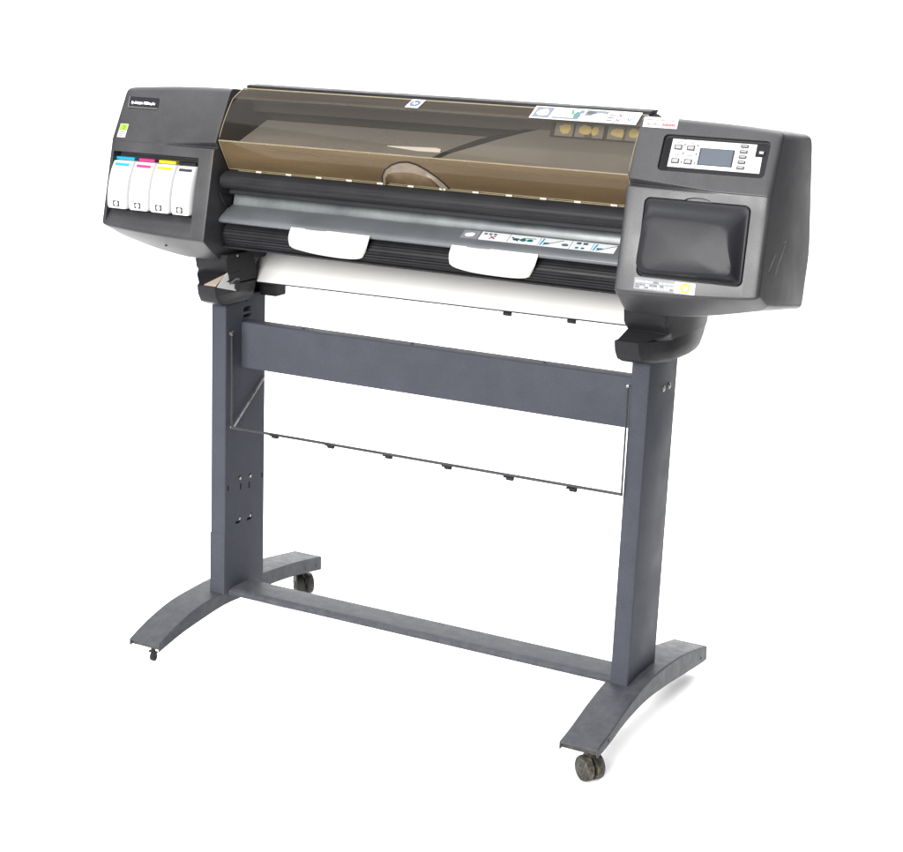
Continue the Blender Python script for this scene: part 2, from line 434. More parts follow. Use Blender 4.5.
UPF.rect(mb, 0.6765, UPF.vz(1.3355), 0.7525, UPF.vz(1.3700), HP - 0.001, HP + 0.0004, 'black')
UPF.rect(mb, 0.679, UPF.vz(1.3365), 0.750, UPF.vz(1.3690), HP + 0.0004, HP + 0.0009, 'lcd')
build('screen', mb, ctl)
def button(x, z, w, hgt, face='button_face'):
    mb = MB(); v = UPF.vz(z)
    UPF.rect(mb, x - w / 2, v - hgt / 2, x + w / 2, v + hgt / 2, HP - 0.001, HP + 0.0016, 'button', r=0.0016)
    UPF.rect(mb, x - w / 2 + 0.0024, v - hgt / 2 + 0.0022, x + w / 2 - 0.0022, v + hgt / 2 - 0.0018, HP + 0.0016, HP + 0.0022, face, r=0.0008)
    build('button', mb, ctl)
for bx, bz in ((0.628, 1.3680), (0.656, 1.3680), (0.6275, 1.3400), (0.656, 1.3400)): button(bx, bz, 0.0175, 0.0115)
for bz in (1.379, 1.368, 1.3575, 1.347, 1.336): button(0.7715, bz, 0.0165, 0.0072)
button(0.8095, 1.3685, 0.0125, 0.0085, 'white')

# bulging access door
mb = MB(); N = 10
outer = rrect(0.5805, d0 + 0.0015, 0.810, d1 - 0.0015, 0.012, 5)
def quadring(c, r):
    return round_poly(c, r, 5)
pl_c = [(0.799, d0 + 0.016), (0.7665, d1 - 0.048), (0.592, d1 - 0.043), (0.584, d0 + 0.008)]
plateau = quadring(pl_c, 0.030)
outer2 = rrect(0.5835, d0 + 0.0045, 0.807, d1 - 0.0045, 0.010, 5)
rings = [[LOF.p(a, b, -0.009) for a, b in outer], [LOF.p(a, b, -0.0012) for a, b in outer], [LOF.p(lerp(a, c, .4), lerp(b, d, .4), 0.0004) for (a, b), (c, d) in zip(outer, outer2)]]
for k in range(N + 1):
    t = k / N; hh = 0.0006 + 0.026 * smooth(t)
    rings.append([LOF.p(lerp(a, c, t), lerp(b, d, t), hh) for (a, b), (c, d) in zip(outer2, plateau)])
cu, cv = 0.69, d0 + 0.055
for t in (0.85, 0.6, 0.3):
    rings.append([LOF.p(lerp(cu, a, t), lerp(cv, b, t), 0.0266 + 0.004 * (1 - t * t)) for a, b in plateau])
mb.loft(rings, 'door')
build('access_door', mb, ctl, sharp=60)

# dealer sticker with red stamp (top left of the housing)
mb = MB(); v0, v1 = UPF.vz(1.4015), UPF.vz(1.4225)
UPF.rect(mb, 0.5405, v0, 0.618, v1, -0.001, 0.0007, 'sticker', r=0.001)
for k, (a, b) in enumerate(((0.546, 0.575), (0.578, 0.592), (0.595, 0.612))):
    UPF.rect(mb, a, v0 + 0.0165, b, v0 + 0.0180, 0.0007, 0.0009, 'red')
for a, b in ((0.550, 0.556), (0.559, 0.562), (0.564, 0.572), (0.574, 0.577)):
    UPF.rect(mb, a, v0 + 0.0060, b, v0 + 0.0088, 0.0007, 0.0009, 'ink_grey')
x = 0.584
while x < 0.610:
    w = random.uniform(0.0025, 0.004); UPF.rect(mb, x, v0 + 0.0045, x + w, v0 + 0.0105, 0.0007, 0.001, 'red', sk=0.2); x += w + 0.0012
UPF.rect(mb, 0.586, v0 + 0.0125, 0.606, v0 + 0.0136, 0.0007, 0.0009, 'red')
build('dealer_sticker', mb, ctl)
# laminated notice with a yellow ring, under the door
mb = MB(); v0, v1 = LOF.vz(1.0690), LOF.vz(1.0935)
LOF.rect(mb, 0.5775, v0, 0.714, v1, -0.001, 0.0006, 'sticker_grey', r=0.001)
for row, vv in enumerate((0.0155, 0.0085, 0.0035)):
    x = 0.581
    while x < 0.664:
        w = random.uniform(0.003, 0.010)
        LOF.rect(mb, x, v0 + vv, x + w, v0 + vv + 0.0034, 0.0006, 0.0008, random.choice(['sticker', 'sticker', 'ink_grey'])); x += w + 0.0022
LOF.rect(mb, 0.668, v0 + 0.0008, 0.713, v1 - 0.0008, 0.0006, 0.0009, 'sticker')
LOF.ring(mb, 0.692, v0 + 0.0122, 0.0055, 0.0105, 0.0009, 0.0012, 'yellow', 26)
LOF.ring(mb, 0.692, v0 + 0.0122, 0.0105, 0.0114, 0.0009, 0.0011, 'lime', 26, 20, 250)
build('notice_sticker', mb, ctl)
# ---- fixed rear part of the body between the housings
mb = MB()
mb.prism_x(round_poly([(-0.052, 1.4265), (-0.052, 1.4185), (-0.03, 1.416), (0.090, 1.378), (0.13, 1.13), (0.10, 1.00), (0.115, 1.00), (0.136, 1.13), (0.095, 1.388), (-0.02, 1.4235)], [0.002, 0, 0, .01, .01, 0, 0, .02, .015, .006]), -0.5335, 0.5335, 'housing')
back = build('rear_cover', mb, printer)
mb = MB()
mb.prism_x([(-0.062, 1.4300), (-0.062, 1.4225), (-0.030, 1.4225), (-0.015, 1.4325), (-0.050, 1.4325)], -0.528, 0.5335, 'bar')
build('cover_hinge_strip', mb, printer, bevel=0.0015)

# interior seen through the cover
mb = MB()
mb.prism_x([(-0.040, 1.415), (0.055, 1.395), (0.06, 1.25), (0.055, 1.25), (0.045, 1.385), (-0.040, 1.408)], -0.532, 0.532, 'dark')
mb.prism_x([(-0.012, 1.345), (-0.012, 1.338), (-0.148, 1.285), (-0.150, 1.292)], -0.5, 0.5325, 'plate')
mb.prism_x([(-0.150, 1.285), (-0.118, 1.222), (0.05, 1.222), (0.05, 1.229), (-0.112, 1.229), (-0.146, 1.290)], -0.532, 0.532, 'dark')
mb.prism_x([(-0.03, 1.395), (-0.03, 1.365), (-0.024, 1.365), (-0.024, 1.395)], -0.532, 0.532, 'dark')
interior = build('print_chamber', mb, printer, bevel=0.001)
mb = MB()   # carriage service hatch, its slanted edge towards the middle
def hz(y): return 1.2945 + (y + 0.146) * 0.0775 / 0.116
edge = [(0.050, -0.146), (0.0726, -0.1229), (0.1199, -0.0968), (0.1667, -0.0699), (0.2129, -0.0468), (0.254, -0.0295)]
a = [(x, y, hz(y)) for x, y in edge] + [(0.5325, -0.030, hz(-0.030)), (0.5325, -0.146, hz(-0.146))]
mb.loft([[(x, y + 0.004, z - 0.012) for x, y, z in a], a], 'carriage')
up = [(0.030, -0.140), (0.0536, -0.1167), (0.0850, -0.0940), (0.1200, -0.0700), (0.1750, -0.0450), (0.2416, -0.0200)]
a2 = [(x, y, hz(y) - 0.002) for x, y in up] + [(x, y, hz(y) - 0.002) for x, y in edge[::-1]]
mb.loft([[(x, y + 0.004, z - 0.012) for x, y, z in a2], a2], 'black')
build('carriage_hatch', mb, interior, bevel=0.001)
mb = MB()   # highlight on the plate, painted as a white patch
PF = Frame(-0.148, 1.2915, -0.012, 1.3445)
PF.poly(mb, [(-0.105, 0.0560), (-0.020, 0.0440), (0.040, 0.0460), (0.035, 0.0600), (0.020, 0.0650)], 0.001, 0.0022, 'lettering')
build('plate_highlight', mb, interior)
mb = MB()   # reflection of the loading label, painted on the chamber wall
INF = Frame(-0.055, 1.360, -0.040, 1.396)
INF.rect(mb, 0.290, 0, 0.510, 0.036, -0.001, 0.0005, 'dark')
def blob(fr, mb, u, v, w, h, h0, h1, mat, n=9):
    fr.poly(mb, [(u + w * random.uniform(.65, 1) * math.cos(2 * math.pi * k / n), v + h * random.uniform(.65, 1) * math.sin(2 * math.pi * k / n)) for k in range(n)], h0, h1, mat)
for u, w in ((0.325, 0.020), (0.374, 0.021), (0.398, 0.012), (0.452, 0.022), (0.489, 0.014)):
    INF.rect(mb, u - 0.024, 0.003, u + 0.020, 0.034, 0.0005, 0.0007, 'carriage'); blob(INF, mb, u, 0.020, w, 0.014, 0.0007, 0.0011, 'tan', 7)
build('label_reflection', mb, interior)

# ---- smoked cover
C0, C1, C2, C3 = (-0.072, 1.4215), (-0.114, 1.3995), (-0.172, 1.3015), (-0.128, 1.2305)
def shell(pts, th):
    """Thicken an open (y,z) polyline inwards to a closed profile."""
    out = []
    for i, p in enumerate(pts):
        a = Vector(pts[max(i - 1, 0)]); b = Vector(pts[min(i + 1, len(pts) - 1)]); d = (b - a).normalized()
        out.append((p[0] - d.y * th * 1.0, p[1] + d.x * th))
    return pts + out[::-1]
def band(p, q, t0, t1): return (lerp(p[0], q[0], t0), lerp(p[1], q[1], t0)), (lerp(p[0], q[0], t1), lerp(p[1], q[1], t1))
def bulge(p, q, k, n=6):
    d = Vector((q[0] - p[0], q[1] - p[1])); nrm = Vector((d.y, -d.x)).normalized()
    return [(p[0] + d.x * i / n + nrm.x * k * 4 * (i / n) * (1 - i / n), p[1] + d.y * i / n + nrm.y * k * 4 * (i / n) * (1 - i / n)) for i in range(n + 1)]
CX0, CX1 = -0.5305, 0.5315
mb = MB()
def open_sheet(pts, mat):
    mb.loft([[(x, y, z) for y, z in pts] for x in [lerp(CX0, CX1, k / 8) for k in range(9)]], mat, closed=False, caps=False)
top = bulge(C0, C1, 0.0004); mid = bulge(C1, C2, 0.0045, 12); low = bulge(C2, C3, 0.0006, 4)
open_sheet(top, 'smoked_band'); open_sheet(mid, 'smoked'); open_sheet(low, 'smoked_dense')
me = mesh_of(mb, 'smoked_cover', 30)
cover = link('smoked_cover', me, printer)
def edge_strip(pt, r, mat, name='cover_edge', x0=CX0, x1=CX1):
    mb = MB(); mb.tube([(x0, *pt), (x1, *pt)], r, mat, 8); return build(name, mb, cover)
edge_strip((C0[0] + 0.001, C0[1] + 0.0006), 0.0019, 'cream')  # pale tubes paint the light that the acrylic edges catch
edge_strip((C2[0], C2[1]), 0.0017, 'cream')
edge_strip((C3[0], C3[1] - 0.0005), 0.0012, 'cream')
for xx in (CX0, CX1):
    mb = MB(); mb.tube([(xx, y, z) for y, z in top + mid[1:] + low[1:]], 0.0012, 'cream', 8); build('cover_edge', mb, cover)

CTF = Frame(C1[0], C1[1], C0[0], C0[1]); CMF = Frame(C2[0], C2[1], C1[0], C1[1]); CLF = Frame(C3[0], C3[1], C2[0], C2[1])
# grip scooped out of the lower edge of the cover
CLF = Frame(C3[0], C3[1], C2[0], C2[1])
gu = [(-0.097, 0.0015), (-0.092, 0.022), (-0.079, 0.041), (-0.058, 0.056), (-0.034, 0.066), (-0.010, 0.069), (0.012, 0.063), (0.034, 0.050), (0.055, 0.033), (0.072, 0.015), (0.081, 0.0015)]
mb = MB()
inner = [(lerp(-0.012, a, 0.975), lerp(0.0015, b, 0.965)) for a, b in gu]
rim0 = [CLF.p(a, b, 0.0006) for a, b in gu]; rim1 = [CLF.p(a, b, 0.003) for a, b in gu]
rim2 = [CLF.p(a, b, 0.003) for a, b in inner]; rim3 = [CLF.p(a, b, 0.0012) for a, b in inner]
mb.loft([rim0, rim1, rim2, rim3], 'black', closed=False, caps=False)
floor_mid = [(lerp(-0.012, a, 0.86), 0.032 + 0.34 * (b - 0.032) if b > 0.032 else b) for a, b in inner]
mb.loft([[CLF.p(a, b, 0.0013) for a, b in inner], [CLF.p(lerp(a, c, .5), lerp(b, d, .5), 0.0035) for (a, b), (c, d) in zip(inner, floor_mid)], [CLF.p(a, b, 0.009) for a, b in floor_mid]], 'handle', closed=False, caps=False)
mb.loft([[CLF.p(a, b, 0.009) for a, b in floor_mid], [CLF.p(a, min(b, 0.0016), 0.0016) for a, b in floor_mid]], 'grip_recess', closed=False, caps=False)
build('grip', mb, cover, sharp=50)
# maker's badge on the cover
mb = MB()
def logo(fr, mb, u, v, r, h, disc_mat, letter_mat):
    fr.disc(mb, u, v, r, h, h + 0.0003, disc_mat, 24)
    fr.text(mb, 'hp', u - r * 0.58, v - r * 0.30, r * 1.25, h + 0.0003, letter_mat, 0.0001, shear=0.25, sx=0.85)
CTL = math.hypot(C0[0] - C1[0], C0[1] - C1[1])
CTF.rect(mb, -0.0565, 0.012, -0.0225, 0.0475, 0.001, 0.0026, 'sticker', sk=0.1)
logo(CTF, mb, -0.038, 0.0295, 0.0135, 0.0026, 'blue', 'white')
build('cover_badge', mb, cover)
# loading instructions, four picture fields
mb = MB()
u0, u1, va, vb = 0.264, 0.5185, 0.0045, 0.0545
CTF.rect(mb, u0, va, u1, vb, 0.0012, 0.0026, 'sticker', sk=-0.05)
h = 0.0026
CTF.rect(mb, 0.268, va + 0.003, 0.309, vb - 0.003, h, h + 0.0002, 'ink_grey')
blob(CTF, mb, 0.289, 0.029, 0.019, 0.017, h + 0.0002, h + 0.0004, 'white')
CTF.rect(mb, 0.316, va + 0.003, 0.380, va + 0.010, h, h + 0.0002, 'ink_grey')
blob(CTF, mb, 0.338, 0.030, 0.016, 0.016, h + 0.0001, h + 0.0004, 'white')
CTF.ring(mb, 0.338, 0.030, 0.013, 0.0145, h + 0.0004, h + 0.0006, 'ink_grey', 14, 20, 200)
CTF.stroke(mb, (0.355, 0.046), (0.360, 0.028), 0.006, h, h + 0.0003, 'green')
blob(CTF, mb, 0.371, 0.026, 0.010, 0.017, h, h + 0.0003, 'teal'); blob(CTF, mb, 0.378, 0.040, 0.008, 0.010, h + 0.0003, h + 0.0005, 'ink_grey')
CTF.rect(mb, 0.388, va + 0.022, 0.440, vb - 0.004, h, h + 0.0002, 'ink_grey'); blob(CTF, mb, 0.402, 0.040, 0.013, 0.010, h + 0.0002, h + 0.0004, 'ink')
blob(CTF, mb, 0.424, 0.029, 0.022, 0.013, h + 0.0003, h + 0.0005, 'white')
for k in range(3): CTF.rect(mb, 0.444, 0.012 + 0.010 * k, 0.458, 0.018 + 0.010 * k, h, h + 0.0002, 'ink_grey', sk=0.3)
for vv in (0.016, 0.036):
    CTF.stroke(mb, (0.467, vv - 0.005), (0.476, vv + 0.006), 0.0028, h, h + 0.0004, 'red')
    CTF.stroke(mb, (0.467, vv + 0.006), (0.476, vv - 0.005), 0.0028, h, h + 0.0003, 'red')
CTF.stroke(mb, (0.492, 0.028), (0.497, 0.018), 0.003, h, h + 0.0004, 'teal'); CTF.stroke(mb, (0.497, 0.018), (0.509, 0.040), 0.003, h, h + 0.0003, 'teal')
build('loading_label', mb, cover)

# ---- pressure bar under the cover
mb = MB()
mb.prism_x(round_poly([(-0.120, 1.2265), (-0.150, 1.2275), (-0.172, 1.2145), (-0.1745, 1.198), (-0.162, 1.185), (-0.140, 1.183), (-0.110, 1.190)], [0.003, 0.012, 0.012, 0.010, 0.010, 0.004, 0], 5), -0.528, 0.5335, 'bar',
           xs=[-0.528, 0.5335])
bar = build('pressure_bar', mb, printer, bevel=0.0035, seg=3, bang=60)
mb = MB()
mb.prism_x([(-0.141, 1.184), (-0.143, 1.171), (-0.120, 1.168), (-0.115, 1.184)], -0.520, 0.5335, 'black')
build('lower_bar', mb, printer, bevel=0.002)
for tx in (-0.439, -0.353, -0.268, -0.184, -0.100, -0.018, 0.065, 0.150, 0.234, 0.318, 0.401, 0.487):
    mb = MB(); mb.box(tx - 0.0078, tx + 0.0078, -0.1355, -0.128, 1.2268, 1.2308, 'tab_cream'); build('guide_tab', mb, bar)
mb = MB(); mb.box(-0.500, 0.5335, -0.1325, -0.1300, 1.2268, 1.2283, 'cream')
build('guide_strip', mb, bar)

# ---- platen, tray and ribbed roller
mb = MB()
mb.prism_x(round_poly([(-0.100, 1.176), (-0.106, 1.176), (-0.117, 1.156), (-0.119, 1.140), (-0.10, 1.136)], [0, .003, .012, .004, 0], 5), -0.524, 0.5335, 'platen')
build('platen', mb, printer)
mb = MB()
trayp = round_poly([(-0.106, 1.142), (-0.114, 1.1425), (-0.160, 1.1165), (-0.1685, 1.108), (-0.163, 1.100), (-0.106, 1.112)], [0, .004, .01, .007, .006, 0], 4)
mb.loft([[(x, y, z) for y, z in trayp] for x in (-0.5325, 0.5335)], 'tray')
tray = build('output_tray', mb, printer)
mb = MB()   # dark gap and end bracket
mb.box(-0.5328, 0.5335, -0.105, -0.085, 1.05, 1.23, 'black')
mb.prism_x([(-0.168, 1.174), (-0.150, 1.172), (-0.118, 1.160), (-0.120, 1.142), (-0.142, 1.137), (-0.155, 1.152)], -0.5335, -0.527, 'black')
build('inner_frame', mb, printer, bevel=0.001)
# label with picture fields on the tray
TF = Frame(-0.160, 1.1165, -0.114, 1.1425)
mb = MB(); h = 0.0010
TF.rect(mb, 0.119, 0.017, 0.162, 0.046, -0.0004, 0.0010, 'sticker_grey')
blob(TF, mb, 0.140, 0.030, 0.016, 0.010, h, h + 0.0003, 'sticker')
TF.rect(mb, 0.165, 0.017, 0.496, 0.046, -0.0004, 0.0010, 'sticker')
for k in range(3): TF.rect(mb, 0.172 + 0.012 * k, 0.036, 0.180 + 0.012 * k, 0.042, h, h + 0.0002, 'ink_grey')
TF.stroke(mb, (0.190, 0.022), (0.204, 0.033), 0.003, h, h + 0.0003, 'red'); TF.stroke(mb, (0.190, 0.033), (0.204, 0.022), 0.003, h, h + 0.0002, 'ink_grey')
for u in (0.255, 0.272, 0.290):
    blob(TF, mb, u, 0.030, 0.010, 0.006, h, h + 0.0003, 'teal')
TF.stroke(mb, (0.243, 0.036), (0.262, 0.024), 0.003, h, h + 0.0004, 'ink'); TF.stroke(mb, (0.270, 0.036), (0.302, 0.038), 0.002, h, h + 0.0004, 'green')
for u in (0.318, 0.446):
    TF.stroke(mb, (u, 0.019), (u + 0.003, 0.043), 0.004, h, h + 0.0004, 'cyan')
    TF.stroke(mb, (u + 0.006, 0.020), (u + 0.050, 0.043), 0.0022, h, h + 0.0003, 'ink_grey'); TF.rect(mb, u + 0.006, 0.024, u + 0.020, 0.030, h, h + 0.0002, 'teal')
blob(TF, mb, 0.376, 0.028, 0.012, 0.006, h, h + 0.0002, 'ink_grey')
for k in range(2):
    TF.rect(mb, 0.400 + 0.016 * k, 0.036, 0.411 + 0.016 * k, 0.043, h, h + 0.0002, 'blue'); TF.rect(mb, 0.402 + 0.014 * k, 0.020, 0.410 + 0.014 * k, 0.026, h, h + 0.0002, 'teal')
for u in (0.236, 0.312, 0.388, 0.440): TF.rect(mb, u, 0.017, u + 0.0012, 0.046, h, h + 0.0002, 'ink_grey')
build('media_label', mb, tray)

mb = MB()
prof = []; cy, cz, R0 = -0.132, 1.071, 0.0305
NR = 26
for k in range(NR):
    for f, rr in ((0.0, R0), (0.55, R0), (0.68, R0 - 0.0032), (0.88, R0 - 0.0032)):
        a = 2 * math.pi * (k + f) / NR
        prof.append((cy + rr * math.cos(a), cz + rr * math.sin(a)))
def scaled(k): return [(cy + (y - cy) * k, cz + (z - cz) * k) for y, z in prof]
mb.loft([[(x, y, z) for y, z in scaled(k)] for x, k in ((-0.530, 0.70), (-0.527, 0.90), (-0.522, 1.0), (0.5335, 1.0))], 'rib')
build('ribbed_roller', mb, printer, sharp=25)
mb = MB(); mb.prism_x([(-0.150, 1.0415), (-0.148, 1.0375), (-0.10, 1.030), (-0.09, 1.045), (-0.10, 1.055)], -0.532, 0.5335, 'black')  # black strip paints the shadow gap under the roller
build('roller_gap_dark', mb, printer)

# ---- white wall of the roll bay beneath, with a wire along its lower edge
mb = MB()
tab = [(0.088, 1.036), (0.060, 1.016), (0.035, 0.997), (0.010, 0.975), (-0.010, 0.957), (-0.020, 0.947), (-0.025, 0.9415)]
prof = tab + [(y + 0.002, z - 0.003) for y, z in tab[::-1]]
mb.loft([[(x, y, z + dz) for y, z in prof] for x, dz in ((-0.548, -0.0035), (0.531, 0.0065))], 'bay_panel')
panel = build('roll_bay_panel', mb, printer)
mb = MB(); mb.tube([(-0.548, -0.0255, 0.9365), (0.531, -0.0255, 0.9468)], 0.0016, 'black', 8)
build('edge_wire', mb, panel)
for x, dz in ((0.188, -0.005), (0.352, -0.0035)):
    mb = MB(); mb.prism_x([(y, z + dz) for y, z in round_poly([(-0.031, 0.948), (-0.031, 0.940), (-0.023, 0.937), (-0.019, 0.948)], 0.002, 2)], x - 0.010, x + 0.010, 'black'); build('edge_clip', mb, panel, bevel=0.002)

# ---- spindle brackets that carry the body on the posts
def bracket(sign, dx=0.0):
    lay = [ # z, front y, outer x at front, shoulder y, back outer y, back inner y, inset
        (0.8925, -0.140, 0.578, -0.095, 0.060, -0.070, 0.010),
        (0.8960, -0.165, 0.575, -0.105, 0.085, -0.056, 0.004),
        (0.9060, -0.188, 0.572, -0.115, 0.104, -0.044, 0.001),
        (0.9250, -0.201, 0.570, -0.118, 0.128, -0.036, 0.0),
        (0.9480, -0.206, 0.569, -0.120, 0.148, -0.031, 0.0),
        (0.9480, -0.201, 0.567, -0.120, 0.148, -0.031, 0.0),
        (0.9440, -0.199, 0.567, -0.120, 0.148, -0.031, 0.0),
        (0.9620, -0.132, 0.615, -0.119, 0.154, -0.031, 0.0),
        (0.9760, -0.150, 0.608, -0.120, 0.158, -0.031, 0.0),
        (0.9840, -0.156, 0.609, -0.122, 0.160, -0.033, 0.0),
        (1.0100, -0.160, 0.610, -0.124, 0.160, -0.048, 0.0),
        (1.0200, -0.155, 0.610, -0.124, 0.160, -0.070, 0.0)]
    mb = MB(); rings = []
    for z, yf, xo, ys, bo, bi, q in lay:
        zz = lambda y: z
        pts = [(0.515 + q, yf), (lerp(0.515, xo, .5), yf - 0.0005), (xo - q, yf + (0.002 if z != 0.9620 else -0.012)), (lerp(xo, 0.612, .5) - q, lerp(yf, ys, .45)), (0.612 - q, ys + 0.01), (0.616 - q, 0.0), (0.612 - q, bo * 0.7), (0.600 - q, bo), (0.562, bo), (0.560, bi + 0.030), (0.520, bi + 0.004), (0.515 + q, bi)]
        back_lift = lambda y: 0.0
        rings.append([(sign * x + dx, y, z) for x, y in pts])
    # the cup behind the lip runs up to the step as a ramp
    mb.loft(rings, 'bar')
    return mb
lb = link('spindle_bracket', mesh_of(bracket(-1), 'spindle_bracket', 32), printer, bevel=0.0015, bang=50)
lb['label'] = 'left spindle bracket with a latch and its pocket painted dark'
mb = MB()
mb.prism_x([(-0.146, 0.928), (-0.146, 0.972), (-0.102, 0.977), (-0.102, 0.924)], -0.530, -0.5142, 'black')  # proud black panel paints the shade of a pocket; nothing is cut
mb.prism_x([(-0.143, 0.952), (-0.120, 0.960), (-0.106, 0.957), (-0.106, 0.953), (-0.120, 0.955), (-0.143, 0.946)], -0.520, -0.5132, 'tray')
mb.prism_x(round_poly([(-0.126, 0.932), (-0.126, 0.944), (-0.112, 0.944), (-0.112, 0.932)], 0.003, 3), -0.520, -0.5134, 'bar')
build('latch_and_pocket_dark', mb, lb)
mb = MB()  # tan and white triangle plates set in the cup
mb.loft([[(-0.552, -0.199, 0.9485), (-0.517, -0.199, 0.9485), (-0.5215, -0.152, 0.972)], [(-0.552, -0.198, 0.9505), (-0.517, -0.198, 0.9505), (-0.5215, -0.150, 0.974)]], 'cup_tan')
mb.loft([[(-0.5145, -0.199, 0.9470), (-0.5145, -0.120, 0.9270), (-0.5145, -0.120, 0.9390), (-0.5200, -0.152, 0.975)], [(-0.5135, -0.198, 0.9480), (-0.5135, -0.120, 0.9280), (-0.5135, -0.120, 0.9400), (-0.5185, -0.150, 0.977)]], 'white')
build('cup_triangles', mb, lb)
mb = MB(); mb.lathe((-0.5155, -0.113, 1.016), (1, 0, 0), [(0, 0.004), (0.0015, 0.004), (0.0025, 0.0025)], 'bare', 14)
build('bracket_screw', mb, lb)
rb = link('spindle_bracket', mesh_of(bracket(1, 0.017), 'spindle_bracket', 32), printer, bevel=0.0015, bang=50)
mb = MB()
mb.box(-0.565, -0.485, 0.015, 0.060, 0.896, 0.926, 'bar')
build('spindle_stop', mb, printer, bevel=0.003)

# ------------------------------------------------------------------ the stand
def post(top, bot):
    """top/bot: x0, x1, y0, y1, z."""
    mb = MB()
    r = 0.004
    rings = []
    for x0, x1, y0, y1, z in (bot, top):
        rings.append([(a, b, z) for a, b in rrect(x0, y0, x1, y1, r, 3)])
    mb.loft(rings, 'steel')
    return mb
lp_cut = []
def slot(y, z, w, h, x=-0.531):
    c = MB(); c.box(x - 0.012, x + 0.012, y - w / 2, y + w / 2, z - h / 2, z + h / 2, 'steel'); return c
for y, z, w, hh in ((-0.072, 0.434, 0.010, 0.012), (-0.068, 0.410, 0.007, 0.016), (-0.027, 0.429, 0.010, 0.012), (-0.030, 0.405, 0.007, 0.016), (-0.122, 0.418, 0.006, 0.014), (0.028, 0.416, 0.006, 0.014),
                    (-0.078, 0.318, 0.022, 0.007), (-0.070, 0.326, 0.009, 0.011), (-0.028, 0.314, 0.022, 0.007), (-0.022, 0.322, 0.009, 0.011), (-0.043, 0.869, 0.035, 0.012), (-0.043, 0.852, 0.035, 0.008)):
    lp_cut.append(slot(y, z, w, hh))
lp_raw = post((-0.576, -0.532, -0.136, 0.038, 0.905), (-0.574, -0.5295, -0.136, 0.038, 0.1395))
lp_me = carve(lp_raw, lp_cut, 'post')
lpost = link('post', lp_me, printer, bevel=0.0006, seg=1, bang=60)
lpost['label'] = 'post with keyhole slots in its inner face'
for y, z in ((-0.070, 0.432), (-0.025, 0.427), (-0.071, 0.325), (-0.023, 0.321)):
    mb = MB(); mb.lathe((-0.534, y, z), (1, 0, 0), [(0, 0.0045), (0.003, 0.0045), (0.004, 0.003)], 'bare', 12); build('hanger_stud', mb, lpost)
mb = MB(); mb.prism_x([(-0.1367, 0.300), (-0.1367, 0.142), (-0.135, 0.142), (-0.135, 0.300)], -0.5745, -0.5305, 'steel'); build('sleeve', mb, lpost)
rpost = build('post', post((0.548, 0.5915, -0.136, 0.038, 0.905), (0.521, 0.5645, -0.1045, 0.0695, 0.105)), printer, bevel=0.0006, seg=1, bang=60)
for y in (-0.041, -0.006):
    mb = MB(); mb.lathe((0.5885, y, 0.818), (1, 0, 0), [(-0.004, 0.0075), (0.0015, 0.0075), (0.0018, 0.005), (0.003, 0.0045), (0.0035, 0.002)], 'bare', 16); build('bolt', mb, rpost)

# cross beam and foot bar
mb = MB()
mb.prism_x(round_poly([(-0.070, 0.722), (-0.070, 0.8395), (-0.034, 0.842), (-0.034, 0.722)], [0.004, 0.004, 0.003, 0.003], 3), -0.5305, 0.5445, 'steel', xs=[-0.5305, -0.528, 0.5445])
beam = build('cross_beam', mb, printer)
for x in (-0.36, -0.05, 0.30):
    mb = MB(); mb.lathe((x, -0.05, 0.8405), (0, 0, 1), [(-0.001, 0.004), (0.002, 0.004), (0.003, 0.002)], 'rod', 10); build('beam_screw', mb, beam)
mb = MB()
fb = round_poly([(-0.119, 0.135), (-0.119, 0.1465), (-0.109, 0.1510), (-0.030, 0.1500), (-0.0265, 0.1465), (-0.0265, 0.135)], [0.002, 0.003, 0.002, 0.002, 0.003, 0.002], 3)
mb.loft([[(x, y + dy, z + dz) for y, z in fb] for x, dy, dz in ((-0.533, 0, 0), (0.521, 0.021, -0.0095))], 'foot')
build('foot_bar', mb, printer)

# arched feet
def foot(x0, x1, top, bot):
    mb = MB(); y0, y1 = top[0][0], top[-1][0]; n = 22; rings = []
    w = 0.0035
    for k in range(n + 1):
        y = lerp(y0, y1, k / n); zt = curve(top, y); zb = curve(bot, y)
        # channel section, open below
        rings.append([(x0, y, zb), (x0, y, zt - 0.003), (x0 + 0.003, y, zt), (x1 - 0.003, y, zt), (x1, y, zt - 0.003), (x1, y, zb),
                      (x1 - w, y, zb), (x1 - w, y, zt - 0.006), (x0 + w, y, zt - 0.006), (x0 + w, y, zb)])
    mb.loft(rings, 'foot')
    return mb
rtop = [(-0.351, 0.0855), (-0.286, 0.0960), (-0.204, 0.1150), (-0.106, 0.1305), (-0.020, 0.1345), (0.112, 0.1255), (0.20, 0.1120), (0.347, 0.0795)]
rbot = [(-0.351, 0.0660), (-0.284, 0.0720), (-0.204, 0.0860), (-0.074, 0.0920), (0.063, 0.0800), (0.21, 0.0600), (0.316, 0.0460), (0.347, 0.0440)]
rf = build('foot', foot(0.509, 0.600, rtop, rbot), printer, bevel=0.0012, bang=50)
ltop = [(-0.391, 0.0905), (-0.326, 0.1150), (-0.236, 0.1360), (-0.130, 0.1430), (-0.060, 0.1440), (0.059, 0.1380), (0.186, 0.1260), (0.336, 0.1030)]
lbot = [(-0.391, 0.0720), (-0.308, 0.0890), (-0.236, 0.0980), (-0.131, 0.1070), (-0.060, 0.1050), (0.102, 0.0970), (0.216, 0.0840), (0.336, 0.0640)]
lf = build('foot', foot(-0.629, -0.538, ltop, lbot), printer, bevel=0.0012, bang=50)
